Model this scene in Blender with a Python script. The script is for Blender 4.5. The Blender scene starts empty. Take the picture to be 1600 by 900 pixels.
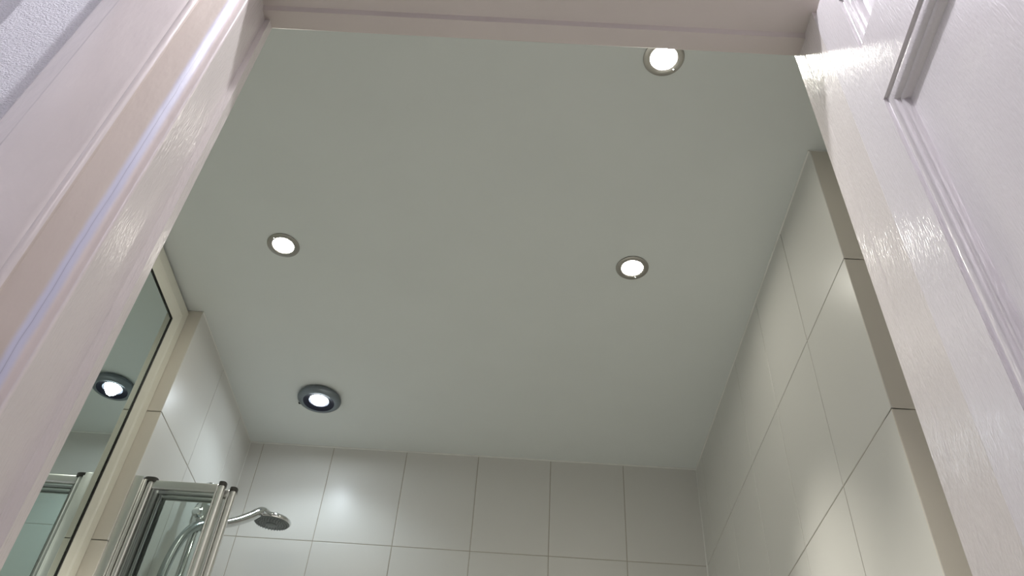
import bpy, bmesh, math, random
from mathutils import Vector, Matrix
random.seed(4)
sc = bpy.context.scene
COL = sc.collection
EYE = 0.95            # height of the camera above the floor; geometry below is measured from the eye

# ------------------------------------------------------------------ camera
cam = bpy.data.cameras.new('camera'); co = bpy.data.objects.new('camera', cam); COL.objects.link(co)
f = 1.29546902
def rotm(w):
    t = math.sqrt(sum(a*a for a in w)); k = Vector(w)/t
    return Matrix.Rotation(t, 3, k)
p_ = math.radians(42)
R0 = Matrix(((1,0,0),(0,math.sin(p_),-math.cos(p_)),(0,math.cos(p_),math.sin(p_))))
RR = R0 @ rotm((-0.02790298, 0.05420555, 0.02632822))
right, down, fwd = RR[0], RR[1], RR[2]
M = Matrix((right, -down, -fwd)).transposed()
co.matrix_world = Matrix.Translation((0,0,EYE)) @ M.to_4x4()
cam.sensor_width = 36; cam.lens = f*1000/1600*36; cam.clip_start = 0.01
sc.camera = co

# ------------------------------------------------------------------ world, exposure, general light
w = bpy.data.worlds.new('world'); sc.world = w; w.use_nodes = True
w.node_tree.nodes['Background'].inputs[0].default_value = (0.8,0.85,1,1)
w.node_tree.nodes['Background'].inputs[1].default_value = 0.05
sc.view_settings.view_transform = 'Standard'; sc.view_settings.look = 'None'
sc.view_settings.gamma = 1; sc.view_settings.use_curve_mapping = False
sc.view_settings.exposure = 0.0
SPOT_W = 90.0; IP_W = 5.0; HALL_W = 34.0; HALL_FILL = 5
WARM = (1.0,0.96,0.87); COOL = (0.80,0.92,1.0)
def lamp(name, kind, loc, energy, color, **kw):
    l = bpy.data.lights.new(name, kind); l.energy = energy; l.color = color
    for k, v in kw.items(): setattr(l, k, v)
    o = bpy.data.objects.new(name, l); COL.objects.link(o); o.location = (loc[0],loc[1],loc[2]+EYE)
    return o
# the hall's own ceiling lamp just outside the doorway, and an added fill light further back, no real fitting
lamp('hall_lamp', 'POINT', (-0.10,0.285,1.66), HALL_W, (0.93,0.93,1.0), shadow_soft_size=0.022)
hf = lamp('hall_fill_light', 'AREA', (-0.15,-0.75,1.70), HALL_FILL, (1.0,0.94,0.97), size=0.5)

# ------------------------------------------------------------------ materials
def mat(name, col, rough=0.5, metal=0, spec=0.5, coat=0, bump=None, trans=0, ior=1.45, emit=None, mottle=0, emitc=None, aniso=0):
    m = bpy.data.materials.new(name); m.use_nodes = True; n = m.node_tree.nodes; L = m.node_tree.links
    b = n['Principled BSDF']; b.inputs['Base Color'].default_value = (*col,1)
    b.inputs['Roughness'].default_value = rough; b.inputs['Metallic'].default_value = metal
    b.inputs['Specular IOR Level'].default_value = spec; b.inputs['IOR'].default_value = ior
    b.inputs['Coat Weight'].default_value = coat; b.inputs['Transmission Weight'].default_value = trans
    if aniso: b.inputs['Anisotropic'].default_value = aniso
    if emit:
        b.inputs['Emission Color'].default_value = (*(emitc or col),1); b.inputs['Emission Strength'].default_value = emit
    tc = n.new('ShaderNodeTexCoord')
    if bump:
        prev = None
        for sx, sy, sz, st, dist, det in bump:
            mp = n.new('ShaderNodeMapping'); mp.inputs['Scale'].default_value = (sx,sy,sz)
            L.new(tc.outputs['Object'], mp.inputs[0])
            t = n.new('ShaderNodeTexNoise'); t.inputs['Scale'].default_value = 1; t.inputs['Detail'].default_value = det
            L.new(mp.outputs[0], t.inputs['Vector'])
            bm_ = n.new('ShaderNodeBump'); bm_.inputs['Strength'].default_value = st; bm_.inputs['Distance'].default_value = dist
            L.new(t.outputs[0], bm_.inputs['Height'])
            if prev: L.new(prev.outputs[0], bm_.inputs['Normal'])
            prev = bm_
        L.new(prev.outputs[0], b.inputs['Normal'])
    if mottle:
        t = n.new('ShaderNodeTexNoise'); t.inputs['Scale'].default_value = 7; t.inputs['Detail'].default_value = 4
        L.new(tc.outputs['Object'], t.inputs['Vector'])
        r = n.new('ShaderNodeMapRange'); r.inputs['From Min'].default_value = .3; r.inputs['From Max'].default_value = .7
        r.inputs['To Min'].default_value = 1-mottle; r.inputs['To Max'].default_value = 1
        L.new(t.outputs[0], r.inputs['Value'])
        mx = n.new('ShaderNodeMix'); mx.data_type = 'RGBA'; mx.blend_type = 'MULTIPLY'; mx.inputs[0].default_value = 1
        mx.inputs[6].default_value = (*col,1); L.new(r.outputs[0], mx.inputs[7]); L.new(mx.outputs[2], b.inputs['Base Color'])
    return m
def glass_mat(name, tint):
    m = bpy.data.materials.new(name); m.use_nodes = True; n = m.node_tree.nodes; L = m.node_tree.links
    n.remove(n['Principled BSDF']); o = n['Material Output']
    tr = n.new('ShaderNodeBsdfTransparent'); tr.inputs[0].default_value = (*tint,1)
    gl = n.new('ShaderNodeBsdfGlossy'); gl.inputs['Roughness'].default_value = .01
    fz = n.new('ShaderNodeFresnel'); fz.inputs[0].default_value = 1.33
    mx = n.new('ShaderNodeMixShader'); L.new(fz.outputs[0], mx.inputs[0]); L.new(tr.outputs[0], mx.inputs[1]); L.new(gl.outputs[0], mx.inputs[2])
    L.new(mx.outputs[0], o.inputs[0]); return m
MT = dict(
 vinyl = mat('bathroom floor covering', (.82,.82,.80), .4),
 carpet = mat('hall carpet', (.14,.125,.115), .9),
 door = mat('white gloss door paint', (.75,.715,.725), .19, bump=[(60,60,14,.3,.0012,3),(420,600,75,.5,.0011,2)], mottle=.03),
 frame = mat('old white gloss frame paint', (.71,.665,.63), .19, bump=[(30,30,12,.35,.0025,4),(420,600,75,.5,.0011,2)], mottle=.05),
 archi = mat('cream gloss architrave paint', (.74,.68,.655), .22, bump=[(26,26,10,.5,.004,4),(120,120,70,.2,.0008,3)], mottle=.05),
 beige = mat('beige architrave paint with painted highlight', (.60,.53,.47), .42, bump=[(26,26,10,.5,.004,4),(120,120,70,.2,.0008,3)]),  # its cool stripe is a highlight put into the colour
 wallpaper = mat('textured white wall', (.78,.78,.82), .6, bump=[(330,330,520,.9,.0035,3),(90,90,90,.4,.003,2)]),
 hall = mat('hall wall paint', (.55,.52,.52), .7, bump=[(200,200,200,.1,.001,2)]),
 ceil = mat('bathroom ceiling paint', (.745,.78,.755), .38, spec=.35, bump=[(2.5,2.5,2.5,.12,.02,2),(80,80,80,.02,.0006,3)], mottle=.02),
 tile = mat('white ceramic glaze', (.72,.71,.67), .32, spec=.4, bump=[(5,5,5,.06,.01,2)]),
 tilec = mat('cream ceramic glaze', (.72,.675,.585), .32, spec=.4, bump=[(5,5,5,.06,.01,2)]),
 headp = mat('shade-darkened head paint', (.62,.565,.52), .3, bump=[(12,30,30,.35,.0025,4)], mottle=.05),  # darker tone of the frame paint, shade under the head put into the colour
 grout = mat('cream grout', (.47,.42,.35), .85),
 bead = mat('white sealant', (.80,.80,.76), .4),
 upvc = mat('cream painted frame', (.80,.79,.69), .22, bump=[(40,40,40,.05,.001,2)]),
 rubber = mat('black gasket', (.012,.011,.010), .5),
 mirror = mat('silvered glass', (.70,.79,.765), .004, 1),
 chrome = mat('polished chrome', (.72,.73,.73), .07, 1),
 alu = mat('polished aluminium', (.82,.82,.79), .34, 1),
 nickel = mat('brushed nickel', (.42,.41,.38), .30, 1),
 grey = mat('grey chrome bezel', (.20,.23,.25), .32, .6),
 dark = mat('dark baffle', (.006,.006,.009), .7, 0, spec=.1),
 cap = mat('dark plastic cap', (.05,.048,.042), .4),
 facep = mat('grey spray face', (.17,.19,.19), .45),
 hose = mat('silver hose', (.42,.44,.44), .22, .8, bump=[(1,1,900,.3,.0006,0)]),
 glass = glass_mat('screen glass', (.965,.985,.978)),
 lens = mat('warm lamp lens', (1,.98,.90), .3, emit=150, emitc=(1,.96,.86)),
 lensc = mat('cool lamp lens', (.9,.97,1), .3, emit=80, emitc=(.84,.93,1)),
)

def joint_highlight():
    """beige paint with a cool highlight painted into the colour along the filled joint (colour by distance across the board)"""
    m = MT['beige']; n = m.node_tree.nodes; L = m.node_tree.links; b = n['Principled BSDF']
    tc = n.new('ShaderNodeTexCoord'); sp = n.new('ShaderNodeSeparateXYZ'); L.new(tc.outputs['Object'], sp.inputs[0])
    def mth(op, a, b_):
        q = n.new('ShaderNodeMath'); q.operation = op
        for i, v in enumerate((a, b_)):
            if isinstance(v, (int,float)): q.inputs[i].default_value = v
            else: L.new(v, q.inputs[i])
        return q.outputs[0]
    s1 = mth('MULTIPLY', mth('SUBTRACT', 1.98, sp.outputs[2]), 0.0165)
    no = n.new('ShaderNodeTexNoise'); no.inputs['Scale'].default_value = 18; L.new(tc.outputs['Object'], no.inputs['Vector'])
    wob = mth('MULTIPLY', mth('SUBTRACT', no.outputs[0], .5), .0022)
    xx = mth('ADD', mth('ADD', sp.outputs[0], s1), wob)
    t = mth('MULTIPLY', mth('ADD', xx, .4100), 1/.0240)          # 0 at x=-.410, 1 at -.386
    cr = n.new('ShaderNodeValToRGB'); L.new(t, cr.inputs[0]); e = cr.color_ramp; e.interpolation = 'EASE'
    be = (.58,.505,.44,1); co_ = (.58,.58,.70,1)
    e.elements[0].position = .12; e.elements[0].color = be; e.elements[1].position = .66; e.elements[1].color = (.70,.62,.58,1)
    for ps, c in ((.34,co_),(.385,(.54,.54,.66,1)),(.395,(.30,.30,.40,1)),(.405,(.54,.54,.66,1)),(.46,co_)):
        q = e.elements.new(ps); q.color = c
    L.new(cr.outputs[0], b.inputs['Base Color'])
joint_highlight()

# ------------------------------------------------------------------ helpers
def finish(name, bm, mats, parent=None, smooth=None, loc=(0,0,0), shift=True):
    """bm is in eye-relative coordinates; loc = the origin (eye-relative)"""
    bmesh.ops.remove_doubles(bm, verts=bm.verts, dist=1e-6)
    bmesh.ops.recalc_face_normals(bm, faces=bm.faces)
    me = bpy.data.meshes.new(name)
    if parent is not None: loc = parent['org'] if 'org' in parent else loc
    for v in bm.verts: v.co -= Vector(loc)
    bm.to_mesh(me); bm.free()
    if not isinstance(mats, (list,tuple)): mats = [mats]
    for m in mats: me.materials.append(MT[m])
    o = bpy.data.objects.new(name, me); COL.objects.link(o)
    if parent is not None:
        o.parent = parent
    else:
        o.location = (loc[0],loc[1],loc[2]+EYE)
    if smooth is not None:
        for p in me.polygons: p.use_smooth = True
        md = None
        me.set_sharp_from_angle(angle=math.radians(smooth))
    return o
ORG = {}
def thing(name, label, cat, loc, group=None, kind=None):
    o = bpy.data.objects.new(name, None); COL.objects.link(o); o.location = (loc[0],loc[1],loc[2]+EYE)
    o.empty_display_size = .05
    if label: o['label'] = label
    if cat: o['category'] = cat
    if group: o['group'] = group
    if kind: o['kind'] = kind
    ORG[o.name] = tuple(loc)
    return o
def part(name, bm, mats, parent, smooth=30, root=None):
    """part whose mesh is given in eye-relative coordinates; the thing stands at ORG[root]"""
    r = parent if root is None else root
    loc = ORG[r.name]
    bmesh.ops.remove_doubles(bm, verts=bm.verts, dist=1e-6)
    bmesh.ops.recalc_face_normals(bm, faces=bm.faces)
    for v in bm.verts: v.co -= Vector(loc)
    me = bpy.data.meshes.new(name); bm.to_mesh(me); bm.free()
    if not isinstance(mats, (list,tuple)): mats = [mats]
    for m in mats: me.materials.append(MT[m])
    if smooth:
        for p in me.polygons: p.use_smooth = True
        me.set_sharp_from_angle(angle=math.radians(smooth))
    o = bpy.data.objects.new(name, me); COL.objects.link(o); o.parent = parent
    return o
def struct(name, bm, mats, smooth=None, parent=None):
    o = finish(name, bm, mats, smooth=smooth)
    o['kind'] = 'structure'
    return o
def box(bm, x0,x1,y0,y1,z0,z1, bev=0, mi=0):
    vs = [bm.verts.new((x,y,z)) for x in (x0,x1) for y in (y0,y1) for z in (z0,z1)]
    fs = [(0,1,3,2),(4,6,7,5),(0,4,5,1),(2,3,7,6),(0,2,6,4),(1,5,7,3)]
    faces = [bm.faces.new([vs[i] for i in q]) for q in fs]
    for fc in faces: fc.material_index = mi
    if bev:
        es = list({e for fc in faces for e in fc.edges})
        bmesh.ops.bevel(bm, geom=es, offset=bev, segments=4 if bev > .004 else 2, profile=.6, affect='EDGES')
def prism(bm, pts, z0, z1, skew=None, closed=True, nseg=1):
    """vertical extrusion of a plan outline; skew(z) shifts x"""
    rows = []
    for k in range(nseg+1):
        z = z0+(z1-z0)*k/nseg; dx = skew(z) if skew else 0
        rows.append([bm.verts.new((x+dx,y,z)) for x,y in pts])
    n = len(pts)
    for a, b in zip(rows, rows[1:]):
        for i in range(n if closed else n-1):
            j = (i+1) % n; bm.faces.new((a[i],a[j],b[j],b[i]))
    if closed:
        bm.faces.new(rows[0]); bm.faces.new(rows[-1])
def lathe(bm, prof, c, axis=Vector((0,0,1)), n=48, cap0=False, cap1=False, mi=0):
    """prof: (radius, height along axis) list"""
    axis = Vector(axis).normalized(); u = axis.orthogonal().normalized(); v = axis.cross(u); c = Vector(c); rows = []
    for r, h in prof:
        if r < 1e-7: rows.append([bm.verts.new(c+axis*h)])
        else: rows.append([bm.verts.new(c+axis*h+(u*math.cos(t)+v*math.sin(t))*r) for t in [2*math.pi*i/n for i in range(n)]])
    for a, b in zip(rows, rows[1:]):
        for i in range(n):
            j = (i+1) % n
            if len(a) == 1 and len(b) == 1: continue
            if len(a) == 1: fc = bm.faces.new((a[0],b[i],b[j]))
            elif len(b) == 1: fc = bm.faces.new((a[i],a[j],b[0]))
            else: fc = bm.faces.new((a[i],a[j],b[j],b[i]))
            fc.material_index = mi
    if cap0 and len(rows[0]) > 1: bm.faces.new(rows[0]).material_index = mi
    if cap1 and len(rows[-1]) > 1: bm.faces.new(rows[-1]).material_index = mi
def tube(bm, path, rad, n=16, squash=1.0, up=None):
    """swept tube along points, rad number or list"""
    P = [Vector(p) for p in path]; rows = []
    if not isinstance(rad, (list,tuple)): rad = [rad]*len(P)
    nrm = None
    for i, p in enumerate(P):
        t = (P[min(i+1,len(P)-1)]-P[max(i-1,0)]).normalized()
        if nrm is None: nrm = t.orthogonal().normalized() if up is None else Vector(up)
        nrm = (nrm-t*nrm.dot(t)).normalized(); b = t.cross(nrm)
        rows.append([bm.verts.new(p+(nrm*math.cos(a)*squash+b*math.sin(a))*rad[i]) for a in [2*math.pi*k/n for k in range(n)]])
    for a, b in zip(rows, rows[1:]):
        for i in range(n): j = (i+1)%n; bm.faces.new((a[i],a[j],b[j],b[i]))
    bm.faces.new(rows[0]); bm.faces.new(rows[-1])
def smooth_path(pts, n=8):
    P = [Vector(p) for p in pts]; P = [P[0]*2-P[1]]+P+[P[-1]*2-P[-2]]; out = []
    for i in range(1, len(P)-2):
        for k in range(n):
            t = k/n; a,b,c,d = P[i-1:i+3]
            out.append(.5*((2*b)+(c-a)*t+(2*a-5*b+4*c-d)*t*t+(3*b-3*c+d-a)*t**3))
    out.append(P[-2]); return out
def tiled(bm, org, U, V, N, us, vs, thick=.03, g=.0021, h=.0014, tilt=.0007, e0=False, e1=False, mi=0):
    """tile field on a wall: grout bed (material 1) and cushioned tiles (material 0)"""
    org = Vector(org); U = Vector(U); V = Vector(V); N = Vector(N)
    def P(u,v,n): return org+U*u+V*v+N*n
    u0,u1,v0,v1 = us[0],us[-1],vs[0],vs[-1]
    vv = [bm.verts.new(P(u,v,n)) for u in (u0,u1) for v in (v0,v1) for n in (-thick,0)]
    for q in [(0,1,3,2),(4,6,7,5),(0,4,5,1),(2,3,7,6),(0,2,6,4),(1,5,7,3)]:
        bm.faces.new([vv[i] for i in q]).material_index = 1
    for a, b in zip(us, us[1:]):
        for c, d in zip(vs, vs[1:]):
            rows = []
            tu, tv = random.uniform(-tilt,tilt), random.uniform(-tilt,tilt)
            for ins, hh in ((g/2,-.0005),(g/2,h*.5),(g/2+.0006,h*.85),(g/2+.0016,h)):
                ia = max(0,ins-g/2)-h if (e0 and a == us[0]) else ins; ib = max(0,ins-g/2)-h if (e1 and b == us[-1]) else ins
                q = [(a+ia,c+ins),(b-ib,c+ins),(b-ib,d-ins),(a+ia,d-ins)]
                rows.append([bm.verts.new(P(x,y,hh+((x-a)*tu+(y-c)*tv if hh>0 else 0))) for x,y in q])
            for r, s in zip(rows, rows[1:]):
                for i in range(4): j=(i+1)%4; bm.faces.new((r[i],r[j],s[j],s[i]))
            bm.faces.new(rows[-1])
            if mi:
                for r in rows:
                    for v_ in r:
                        for fc in v_.link_faces: fc.material_index = mi
def rect_profile(bm, P, u0,u1,v0,v1, prof, vs=1.0, close_inner=False):
    """mitred moulding: prof = (inset, depth)"""
    rows = []
    for t, d in prof:
        rows.append([bm.verts.new(P(u,v,d)) for u,v in ((u0+t,v0+t*vs),(u1-t,v0+t*vs),(u1-t,v1-t*vs),(u0+t,v1-t*vs))])
    for r, s in zip(rows, rows[1:]):
        for i in range(4): j=(i+1)%4; bm.faces.new((r[i],r[j],s[j],s[i]))
    if close_inner: bm.faces.new(rows[-1])

# ------------------------------------------------------------------ dimensions (metres, z from the eye)
CZ = 1.5; XL, XR, YB = -0.897, 0.600, 2.400
YR = 1.0875                     # corner where the right wall turns outward
YW = 1.744                      # far side of the mirror recess
YI = 0.603; YF = 0.541          # bathroom side and hall side of the doorway wall
FL = -EYE
zj = [FL, -.57, -.223, .123, .469, .815, 1.161, CZ]
# ------------------------------------------------------------------ bathroom shell
bm = bmesh.new(); box(bm, -1.05,1.0, YI+.005,YB+.1, CZ,CZ+.05); struct('ceiling', bm, 'ceil')
bm = bmesh.new(); box(bm, -1.4,1.4,YI-.03,YB+.1, FL-.05,FL); struct('floor', bm, 'vinyl')
bm = bmesh.new(); box(bm, -1.4,1.4,-1.7,YI-.03, FL-.05,FL); struct('floor_hall', bm, 'carpet')
bx = [XL,-.850,-.6125,-.367,-.127,.114,.355,XR]
bm = bmesh.new(); tiled(bm, (0,YB,0),(1,0,0),(0,0,1),(0,-1,0), bx, zj); struct('wall_back', bm, ['tile','grout'])
ry = [YR,1.3310,1.5750,1.8190,2.0630,2.3070,YB]
bm = bmesh.new(); tiled(bm, (XR,0,0),(0,1,0),(0,0,1),(-1,0,0), ry, zj, e0=True)
tiled(bm, (0,YR,0),(1,0,0),(0,0,1),(0,-1,0), [XR,XR+.2435,XR+.36], zj, e0=True, mi=2); struct('wall_right', bm, ['tile','grout','tilec'])
bm = bmesh.new(); tiled(bm, (XR+.36,0,0),(0,1,0),(0,0,1),(-1,0,0), [YI,.72,.96,YR], zj); struct('wall_right_alcove', bm, ['tile','grout'])
ly = [YW,1.9990,2.2430,YB]
RX = -0.932                      # face of the frame in the recess
SILL = -.223; YN = .80
bm = bmesh.new(); tiled(bm, (XL,0,0),(0,1,0),(0,0,1),(1,0,0), ly, zj, thick=.06, e0=True)
tiled(bm, (0,YW,0),(1,0,0),(0,0,1),(0,-1,0), [XL-.058,XL], zj, thick=.02, e1=True, mi=2)
tiled(bm, (XL,0,0),(0,1,0),(0,0,1),(1,0,0), [YN,1.011,1.255,1.499,YW], [FL,-.57,SILL], thick=.06)
tiled(bm, (XL,0,0),(0,1,0),(0,0,1),(1,0,0), [YI,YN], zj, thick=.06)
box(bm, XL-.12,XL-.058, YI,YB, FL,CZ, mi=1)
struct('wall_left', bm, ['tile','grout','tilec'])
# sealant beads where walls meet the ceiling and in the corners
def bead(pts, r=.0035):
    tube(bm, pts, r, 8)
bm = bmesh.new()
bead([(XL,YW,CZ-.001),(XL,YB,CZ-.001)]); bead([(XL,YB-.001,CZ-.001),(XR,YB-.001,CZ-.001)]); bead([(XR-.001,YB,CZ-.001),(XR-.001,YR,CZ-.001)], .0032)
bead([(XR,YR-.001,CZ-.001),(XR+.36,YR-.001,CZ-.001)], .002)
struct('trim_1', bm, 'bead', smooth=60)
bm = bmesh.new()
bead([(XL+.001,YB-.001,FL),(XL+.001,YB-.001,CZ)], .003); bead([(XR-.001,YB-.001,FL),(XR-.001,YB-.001,CZ)], .003)
struct('trim_2', bm, 'bead', smooth=60)

# ------------------------------------------------------------------ doorway wall, frame and hall
XJL, XJR = -0.3865, 0.367; XSL, XSR = -0.379, 0.355; YS = 0.590; ZH = 1.05; ZHR = 1.058
HC = 1.74
bm = bmesh.new()
box(bm, -.675,XJL-.022, YF,YI, FL,CZ+.05); box(bm, XJR+.022,1.2, YF,YI, FL,CZ+.05)
box(bm, XJL-.022,XJR+.022, YF,YI, ZHR+.02,CZ+.05); box(bm, -.675,1.2, YF,YI, CZ+.05,HC); box(bm, -1.15,-.675, .586,.602, FL,HC)
struct('wall_doorway', bm, 'wallpaper')
bm = bmesh.new(); box(bm, -1.15,-1.10, -1.5,.586, FL,HC); struct('wall_hall_left', bm, 'wallpaper')
bm = bmesh.new(); box(bm, .95,1.0, -1.5,YF, FL,HC); struct('wall_hall_right', bm, 'hall')
bm = bmesh.new(); box(bm, -1.15,1.0, -1.55,-1.5, FL,HC); struct('wall_hall_back', bm, 'hall')
bm = bmesh.new(); box(bm, -1.15,1.0, -1.55,YI, HC,HC+.05); struct('ceiling_hall', bm, 'hall')

def skewL(z): return -0.0165*max(-1.9, (1.03-z))
fr = thing('trim_3', None, None, (0,YF,FL), kind='structure')
# jambs: rebate face, stop, bathroom edge
bm = bmesh.new()
L_ = [(XJL,YF-.0015),(XJL,YS),(XSL,YS),(XSL,YI),(XJL-.022,YI),(XJL-.022,YF-.001)]
rows = []
for k in range(13):
    z = FL+(ZHR+.02-FL)*k/12; s = skewL(z)
    rows.append([bm.verts.new((x+(s if i in (0,5) else (s*.4 if i == 1 else 0)),y,z)) for i,(x,y) in enumerate(L_)])
for a, b in zip(rows, rows[1:]):
    for i in range(6): j=(i+1)%6; bm.faces.new((a[i],a[j],b[j],b[i]))
bm.faces.new(rows[0]); bm.faces.new(rows[-1])
part('jamb', bm, 'frame', fr, 20)
bm = bmesh.new()
prism(bm, [(.3612,YF),(.3606,.588),(.3603,.590),(.3598,.6125),(.3605,.6140),(XJR+.021,.6140),(XJR+.021,YF)], FL, ZHR+.02, nseg=8)
part('jamb', bm, 'frame', fr, None)
bm = bmesh.new()
H_ = [(.5185,ZHR),(.572,ZHR-.001),(.5755,ZH+.0005),(.602,ZH),(.6034,ZH+.0015),(.6034,ZHR+.02),(.5185,ZHR+.02)]
ra = [bm.verts.new((XJL-.010,y,z)) for y,z in H_]; rb = [bm.verts.new((XJR+.012,y,z)) for y,z in H_]
for i in range(7): j=(i+1)%7; bm.faces.new((ra[i],ra[j],rb[j],rb[i]))
bm.faces.new(ra); bm.faces.new(rb)
part('head', bm, 'headp', fr, 20)
# left architrave, wide moulded profile
A = [(XJL,YF+.0),(XJL,.5388),(XJL-.0004,.5377),(XJL-.0012,.5370),(XJL-.0024,.5367),(-.3925,.5366),(-.3955,.5358),(-.3980,.5342),(-.4000,.5318),(-.4020,.5298),(-.4045,.5284),(-.4090,.5266),
     (-.4310,.5185),(-.4318,.5160),(-.4335,.5140),(-.4362,.5130),(-.4390,.5136),(-.4410,.5143),(-.4432,.5134),(-.4465,.5124),
     (-.500,.5118),(-.522,.5122),(-.5245,.5130),(-.5262,.5145),(-.5280,.5152),(-.5520,.5205),(-.5555,.5225),(-.5575,.5260),(-.5640,YF)]
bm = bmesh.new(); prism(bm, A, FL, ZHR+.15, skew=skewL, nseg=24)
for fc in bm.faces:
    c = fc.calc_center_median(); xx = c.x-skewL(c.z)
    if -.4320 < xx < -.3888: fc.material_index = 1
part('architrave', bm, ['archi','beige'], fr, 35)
bm = bmesh.new()
B = [(XJR+.04,YF),(XJR+.04,.525),(XJR+.16,.519),(XJR+.163,YF)]
prism(bm, B, FL, 1.036, nseg=4)
prism(bm, [(XJR,YF),(XJR,.5365),(XJR+.002,.535),(XJR+.05,.532),(XJR+.055,.5225),(XJR+.065,.519),(XJR+.16,.519),(XJR+.163,YF)], 1.036, ZHR+.15)
part('architrave', bm, 'archi', fr, 35)
bm = bmesh.new()
box(bm, XJL,XJR, .519,YF, ZHR+.0202,ZHR+.15, .002)
part('architrave', bm, 'archi', fr, 35)

# ------------------------------------------------------------------ open door leaf (hinged on the right jamb)
dr = thing('door_1', None, None, (0.3601,0.5397,FL), kind='structure')
TH = .0365; ang = .05
dirv = Vector((-ang,-1,0)).normalized(); nrm = Vector((1,-ang,0)).normalized()
O = Vector((0.3601,0.5397,0))
def DP(u,v,d): q = O+dirv*u+nrm*d; return (q.x,q.y,v)       # d>0 goes into the leaf
DW = .735; TOPZ = 1.035; BOT = FL+.006
def dbox(bm, u0,u1,v0,v1,d0=0,d1=TH, bev=.0005):
    vs = [bm.verts.new(DP(u,v,d)) for u in (u0,u1) for v in (v0,v1) for d in (d0,d1)]
    fc = [bm.faces.new([vs[i] for i in q]) for q in [(0,1,3,2),(4,6,7,5),(0,4,5,1),(2,3,7,6),(0,2,6,4),(1,5,7,3)]]
    if bev: bmesh.ops.bevel(bm, geom=list({e for x in fc for e in x.edges}), offset=bev, segments=2, affect='EDGES')
U0, U1 = .0640, DW-.080
zs = [(BOT+.2,-.25),(-.13,.752),(.853,.963)]
bm = bmesh.new(); dbox(bm, 0,U0,BOT,TOPZ); part('stile', bm, 'door', dr, 30)
bm = bmesh.new(); dbox(bm, U1,DW,BOT,TOPZ); part('stile', bm, 'door', dr, 30)
for a, b in ((BOT,zs[0][0]),(zs[0][1],zs[1][0]),(zs[1][1],zs[2][0]),(zs[2][1],TOPZ)):
    bm = bmesh.new(); dbox(bm, U0-.001,U1+.001,a,b,.0001,TH,0); part('rail', bm, 'door', dr, 30)
MP = [(0,.001),(.0004,.0035),(.0014,.0042),(.0024,.0032),(.0040,.0026),(.0062,.0030),(.0082,.0042),(.0098,.0062),(.0106,.0078),(.0108,.0092),(.0118,.0094),(.0126,.0086),(.0136,.0090),(.0146,.0108),(.0152,.0132),(.0156,.0158),(.0160,.0165)]
for a, b in zs:
    bm = bmesh.new()
    rect_profile(bm, DP, U0,U1,a,b, [(.0158,.0165),(.030,.0165),(.034,.0158),(.04,.0156)], vs=1.2, close_inner=True)
    rect_profile(bm, DP, U0,U1,a,b, [(0,.028),(.02,.028)], close_inner=True)
    pn = part('panel', bm, 'door', dr, 30)
    bm = bmesh.new(); rect_profile(bm, DP, U0,U1,a,b, MP, vs=1.45)
    part('moulding', bm, 'door', pn, 40, root=dr)

# ------------------------------------------------------------------ framed mirror in the recess on the left wall
GX = -0.9445; gy0, gy1, gz0, gz1 = YN+.06, 1.689, SILL+.065, 1.4225
mr = thing('wall_mirror', 'tall mirror in cream painted moulded frame recessed into the left wall', 'mirror', (GX,(gy0+gy1)/2,SILL))
def MPt(u,v,d): return (GX+d,u,v)
FT = 1.487
bm = bmesh.new()
# profile from glass edge outwards
PR = [(0,-.006),(0,.0045),(.003,.0052),(.020,.0085),(.024,.0100),(.027,.0122),(.0535,.0125),(.0540,-.006)]
rows = []
for t, d in PR:
    k = t/.054
    y0, y1, z0, z1 = gy0-(gy0-YN-.001)*k, gy1+(YW-.002-gy1)*k, gz0-(gz0-SILL-.001)*k, gz1+(FT-gz1)*k
    rows.append([bm.verts.new(MPt(u,v,d)) for u,v in ((y0,z0),(y1,z0),(y1,z1),(y0,z1))])
for r, s in zip(rows, rows[1:]+rows[:1]):
    for i in range(4): j=(i+1)%4; bm.faces.new((r[i],r[j],s[j],s[i]))
part('frame', bm, 'upvc', mr, 25)
bm = bmesh.new(); box(bm, GX-.005,GX, gy0-.002,gy1+.002, gz0-.002,gz1+.002); part('glass', bm, 'mirror', mr, None)
bm = bmesh.new(); rect_profile(bm, MPt, gy0-.001,gy1+.001,gz0-.001,gz1+.001, [(0,.0005),(0,.0030),(.002,.0034),(.0036,.002),(.0038,.0004)])
part('gasket', bm, 'rubber', mr, 30)

# ------------------------------------------------------------------ recessed ceiling lamps
def spot_light(root, loc, energy, color, size, blend, rad, parent):
    l = bpy.data.lights.new('bulb', 'SPOT'); l.energy = energy; l.color = color; l.spot_size = math.radians(size); l.spot_blend = blend; l.shadow_soft_size = rad
    o = bpy.data.objects.new('bulb', l); COL.objects.link(o); o.parent = parent; o.location = loc
def downlight(x, y, label, rot=0):
    t = thing('recessed_downlight', label, 'ceiling light', (x,y,CZ), group='brushed nickel downlights in the bathroom ceiling')
    bm = bmesh.new()
    lathe(bm, [(.0405,0),(.0412,-.0015),(.0405,-.0030),(.037,-.0040),(.0325,-.0043),(.0285,-.0040),(.0268,-.0030),(.0262,-.0015),(.0260,0)], (x,y,CZ), n=64)
    part('bezel', bm, 'nickel', t, 40)
    bm = bmesh.new()
    a = rot; c = Vector((x+.0335*math.cos(a), y+.0335*math.sin(a), CZ-.004))
    lathe(bm, [(0,-.0022),(.0014,-.0018),(.0022,-.0004),(.0024,.001)], c, n=12); part('catch', bm, 'chrome', t, 40)
    bm = bmesh.new()
    lathe(bm, [(.0260,-.0002),(.0255,-.0012),(.0225,-.0016),(.0215,-.0010),(.012,-.0016),(0,-.0020)], (x,y,CZ), n=48)
    part('lens', bm, 'lens', t, 40)
    spot_light(t, (0,0,-.007), SPOT_W, WARM, 64, 1.0, .022, t)
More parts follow.
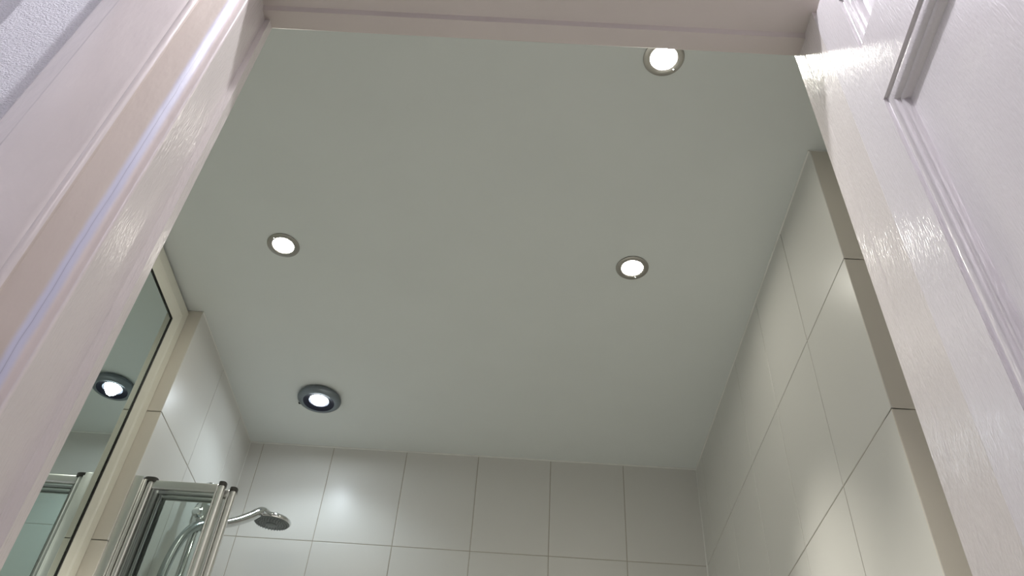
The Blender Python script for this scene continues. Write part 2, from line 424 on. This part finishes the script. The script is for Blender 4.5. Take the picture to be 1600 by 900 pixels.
downlight(-.623,1.467, 'brushed nickel recessed downlight nearest the mirror on the left wall', -2.2)
downlight(.264,1.4763, 'brushed nickel recessed downlight on the right side of the ceiling, wholly in view', 1.2)
downlight(.2486,.8803, 'recessed downlight half hidden behind the doorway head', .8)
lx, ly_ = -.6215, 2.1168
t = thing('shower_downlight', 'grey thick-rimmed downlight with cool white light above the shower', 'ceiling light', (lx,ly_,CZ))
bm = bmesh.new()
lathe(bm, [(.0600,0),(.0655,-.0040),(.0675,-.0090),(.0668,-.0130),(.0630,-.0170),(.0570,-.0200),(.0510,-.0212),(.0480,-.0208),(.0478,-.0190),(.0475,-.0015)], (lx,ly_,CZ), n=72)
part('bezel', bm, 'grey', t, 40)
bm = bmesh.new(); lathe(bm, [(.0480,-.0208),(.0462,-.0203),(.0430,-.0186),(.0380,-.0168),(.0310,-.0158),(.0300,-.0020)], (lx,ly_,CZ), n=64); part('baffle', bm, 'dark', t, 40)
bm = bmesh.new(); lathe(bm, [(.0245,-.0020),(.0245,-.0165),(.0230,-.0182),(.0120,-.0192),(0,-.0194)], (lx,ly_,CZ), n=48); part('lens', bm, 'lensc', t, 40)
spot_light(t, (0,0,-.0215), IP_W, COOL, 138, .55, .018, t)
bm = bmesh.new(); box(bm, lx-.070,lx-.0625, ly_+.026,ly_+.033, CZ-.009,CZ-.0005, .0008); part('clip', bm, 'dark', t, 30)

# ------------------------------------------------------------------ folding shower screen
SX0, SX1, SY, SZ = -.8930, -.684, 1.765, .982; SB = -.42
s = thing('folding_shower_screen', 'chrome-framed folding glass shower screen folded back beside the left wall', 'shower screen', (SX0,SY,SB))
bm = bmesh.new(); box(bm, XL+.0015,XL+.022, SY-.019,SY+.012, SB,SZ, .002); part('wall_channel', bm, 'alu', s, 30)
bm = bmesh.new(); 
for q in range(2): box(bm, XL+.0225,XL+.0295, SY-.012+q*.012,SY-.004+q*.012, SB,SZ-.004, .0025)
part('hinge_strip', bm, 'alu', s, 30)
def stile_prof(x0, x1, y, r=.0085):
    # rounded bar in plan
    xc = (x0+x1)/2; pts = []
    for k in range(20):
        a = 2*math.pi*k/20; pts.append((xc+math.copysign(abs(math.cos(a))**.7,math.cos(a))*(x1-x0)/2, y+math.copysign(abs(math.sin(a))**.8,math.sin(a))*r))
    return pts
npan = 3
for i in range(npan):
    y = SY+i*.0235; dx = .009*i if i < 2 else .009
    xa, xb = XL+.030+(0 if i == 0 else .006+.003*i), SX1+dx+(.012 if i == 1 else 0)-(0.02 if i > 1 else 0)
    bm = bmesh.new(); box(bm, xa+.012,xb-.014, y-.0065,y+.0065, SZ-.0245,SZ-.0015, .0055); part('top_rail', bm, 'alu', s, 30)
    bm = bmesh.new(); box(bm, xa+.012,xb-.014, y-.0065,y+.0065, SB,SB+.024, .0022); part('bottom_rail', bm, 'alu', s, 30)
    bm = bmesh.new(); prism(bm, stile_prof(xa,xa+.013,y), SB,SZ-.004); prism(bm, stile_prof(xa+.0135,xa+.0205,y+.003,.005), SB,SZ-.006); part('stile', bm, 'alu', s, 40)
    bm = bmesh.new(); prism(bm, stile_prof(xb-.015,xb,y,.0095), SB,SZ-.004); prism(bm, stile_prof(xb-.021,xb-.0155,y,.006), SB,SZ-.006); part('stile', bm, 'alu', s, 40)
    bm = bmesh.new(); box(bm, xa+.014,xb-.016, y-.002,y+.002, SB+.02,SZ-.02); part('glass_panel', bm, 'glass', s, None)
    for xc, wd in ((xa+(.004 if i == 0 else .009),.032 if i == 0 else .018),(xb-.008,.018)):
        bm = bmesh.new(); prism(bm, stile_prof(xc-wd/2,xc+wd/2,y,.0105), SZ-.007,SZ+.0035); box(bm, xc-.004,xc+.004,y+.008,y+.014,SZ-.012,SZ+.002,.001); part('end_cap', bm, 'cap', s, 30)

# ------------------------------------------------------------------ shower riser rail, slider, handset and hose
rx, ry_ = -.845, 2.068
s = thing('shower_rail', 'upright chrome shower riser rail on the left wall behind the glass screen', 'shower rail', (rx,ry_,.40))
bm = bmesh.new(); lathe(bm, [(.0105,.40),(.0105,1.135)], (rx,ry_,0), n=32, cap0=True, cap1=True); part('pole', bm, 'chrome', s, 40)
bm = bmesh.new(); lathe(bm, [(.0135,1.108),(.0145,1.112),(.0145,1.142),(.0125,1.148),(.007,1.151),(0,1.152)], (rx,ry_,0), n=32, cap0=True)
lathe(bm, [(.011,.0),(.011,.042),(.019,.046),(.020,.052)], (rx,ry_,1.125), axis=(-1,0,0), n=28, cap0=True, cap1=True); part('wall_bracket', bm, 'chrome', s, 40)
bm = bmesh.new(); lathe(bm, [(.0135,.43),(.0145,.425),(.0145,.395),(0,.388)], (rx,ry_,0), n=32, cap0=True)
lathe(bm, [(.011,.0),(.011,.042),(.019,.046),(.020,.052)], (rx,ry_,.41), axis=(-1,0,0), n=28, cap0=True, cap1=True); part('wall_bracket', bm, 'chrome', s, 40)
bm = bmesh.new(); lathe(bm, [(.0108,1.020),(.019,1.022),(.021,1.030),(.021,1.070),(.018,1.082),(.0108,1.086)], (rx,ry_,0), n=32)
lathe(bm, [(.0145,-.004),(.0165,0),(.0165,.030),(.014,.034)], (rx+.008,ry_+.010,1.030), axis=(.55,.75,.42), n=28, cap0=True, cap1=True)
lathe(bm, [(.013,.012),(.013,.030),(.010,.034),(0,.035)], (rx,ry_,1.050), axis=(0,-1,0), n=24); part('slider', bm, 'chrome', s, 40)

hc = Vector((-.7085,2.262,1.149))
h = thing('hand_shower', 'chrome round hand shower head with grey spray face pointing down', 'shower head', tuple(hc))
ax = Vector((.03,-.10,1)).normalized()
bm = bmesh.new(); lathe(bm, [(.0520,-.005),(.0545,-.0035),(.0560,.0010),(.0545,.0050),(.048,.0095),(.036,.0130),(.018,.0155),(0,.0165)], hc, axis=ax, n=64); part('head', bm, 'chrome', h, 45)
bm = bmesh.new(); lathe(bm, [(.0522,-.0048),(.0500,-.0075),(.032,-.0095),(.0165,-.0102),(.0160,-.0125),(.0130,-.0135),(0,-.0138)], hc, axis=ax, n=56)
uu = ax.orthogonal().normalized(); vv_ = ax.cross(uu)
for rr, nn in ((.0455,32),(.038,28),(.030,22),(.022,16)):
    for k in range(nn):
        a = 2*math.pi*k/nn; lathe(bm, [(.0014,-.0075),(.0011,-.0115),(0,-.0117)], hc+(uu*math.cos(a)+vv_*math.sin(a))*rr, axis=ax, n=6)
part('spray_face', bm, 'facep', h, 40)
bm = bmesh.new()
hd = Vector((.140,.195,.0)).normalized()
hp = smooth_path([(-.8155,2.095,1.046),(-.795,2.128,1.065),(-.772,2.162,1.093),(-.752,2.190,1.122),(-.740,2.206,1.142),(-.730,2.222,1.157),(-.719,2.242,1.1605)], 6)
tube(bm, hp, [.0115+.0025*min(1,i/20) if i < 28 else .014-.0005*(i-28) for i in range(len(hp))], 20); part('handle', bm, 'chrome', h, 50)
bm = bmesh.new(); lathe(bm, [(.0085,.002),(.0095,-.002),(.0095,-.009),(.007,-.012),(0,-.0125)], hc+Vector((-.047,-.028,.002)), axis=(0,0,1), n=20); part('mode_button', bm, 'cap', h, 40)
bm = bmesh.new()
tp = smooth_path([(-.826,2.070,1.022),(-.832,2.044,1.012),(-.842,2.022,.985),(-.850,2.006,.945),(-.855,1.996,.895),(-.856,1.988,.83),(-.855,1.980,.70),(-.85,1.98,.5),(-.84,2.0,.3),(-.80,2.00,.12),(-.74,2.00,.02)], 8)
tube(bm, tp, [.0115 if i > 6 else .0135 for i in range(len(tp))], 18)
o = finish('shower_hose', bm, 'hose', smooth=60, loc=tuple(tp[0])); o['label'] = 'silver shower hose hanging from the hand shower behind the glass screen'; o['category'] = 'shower hose'
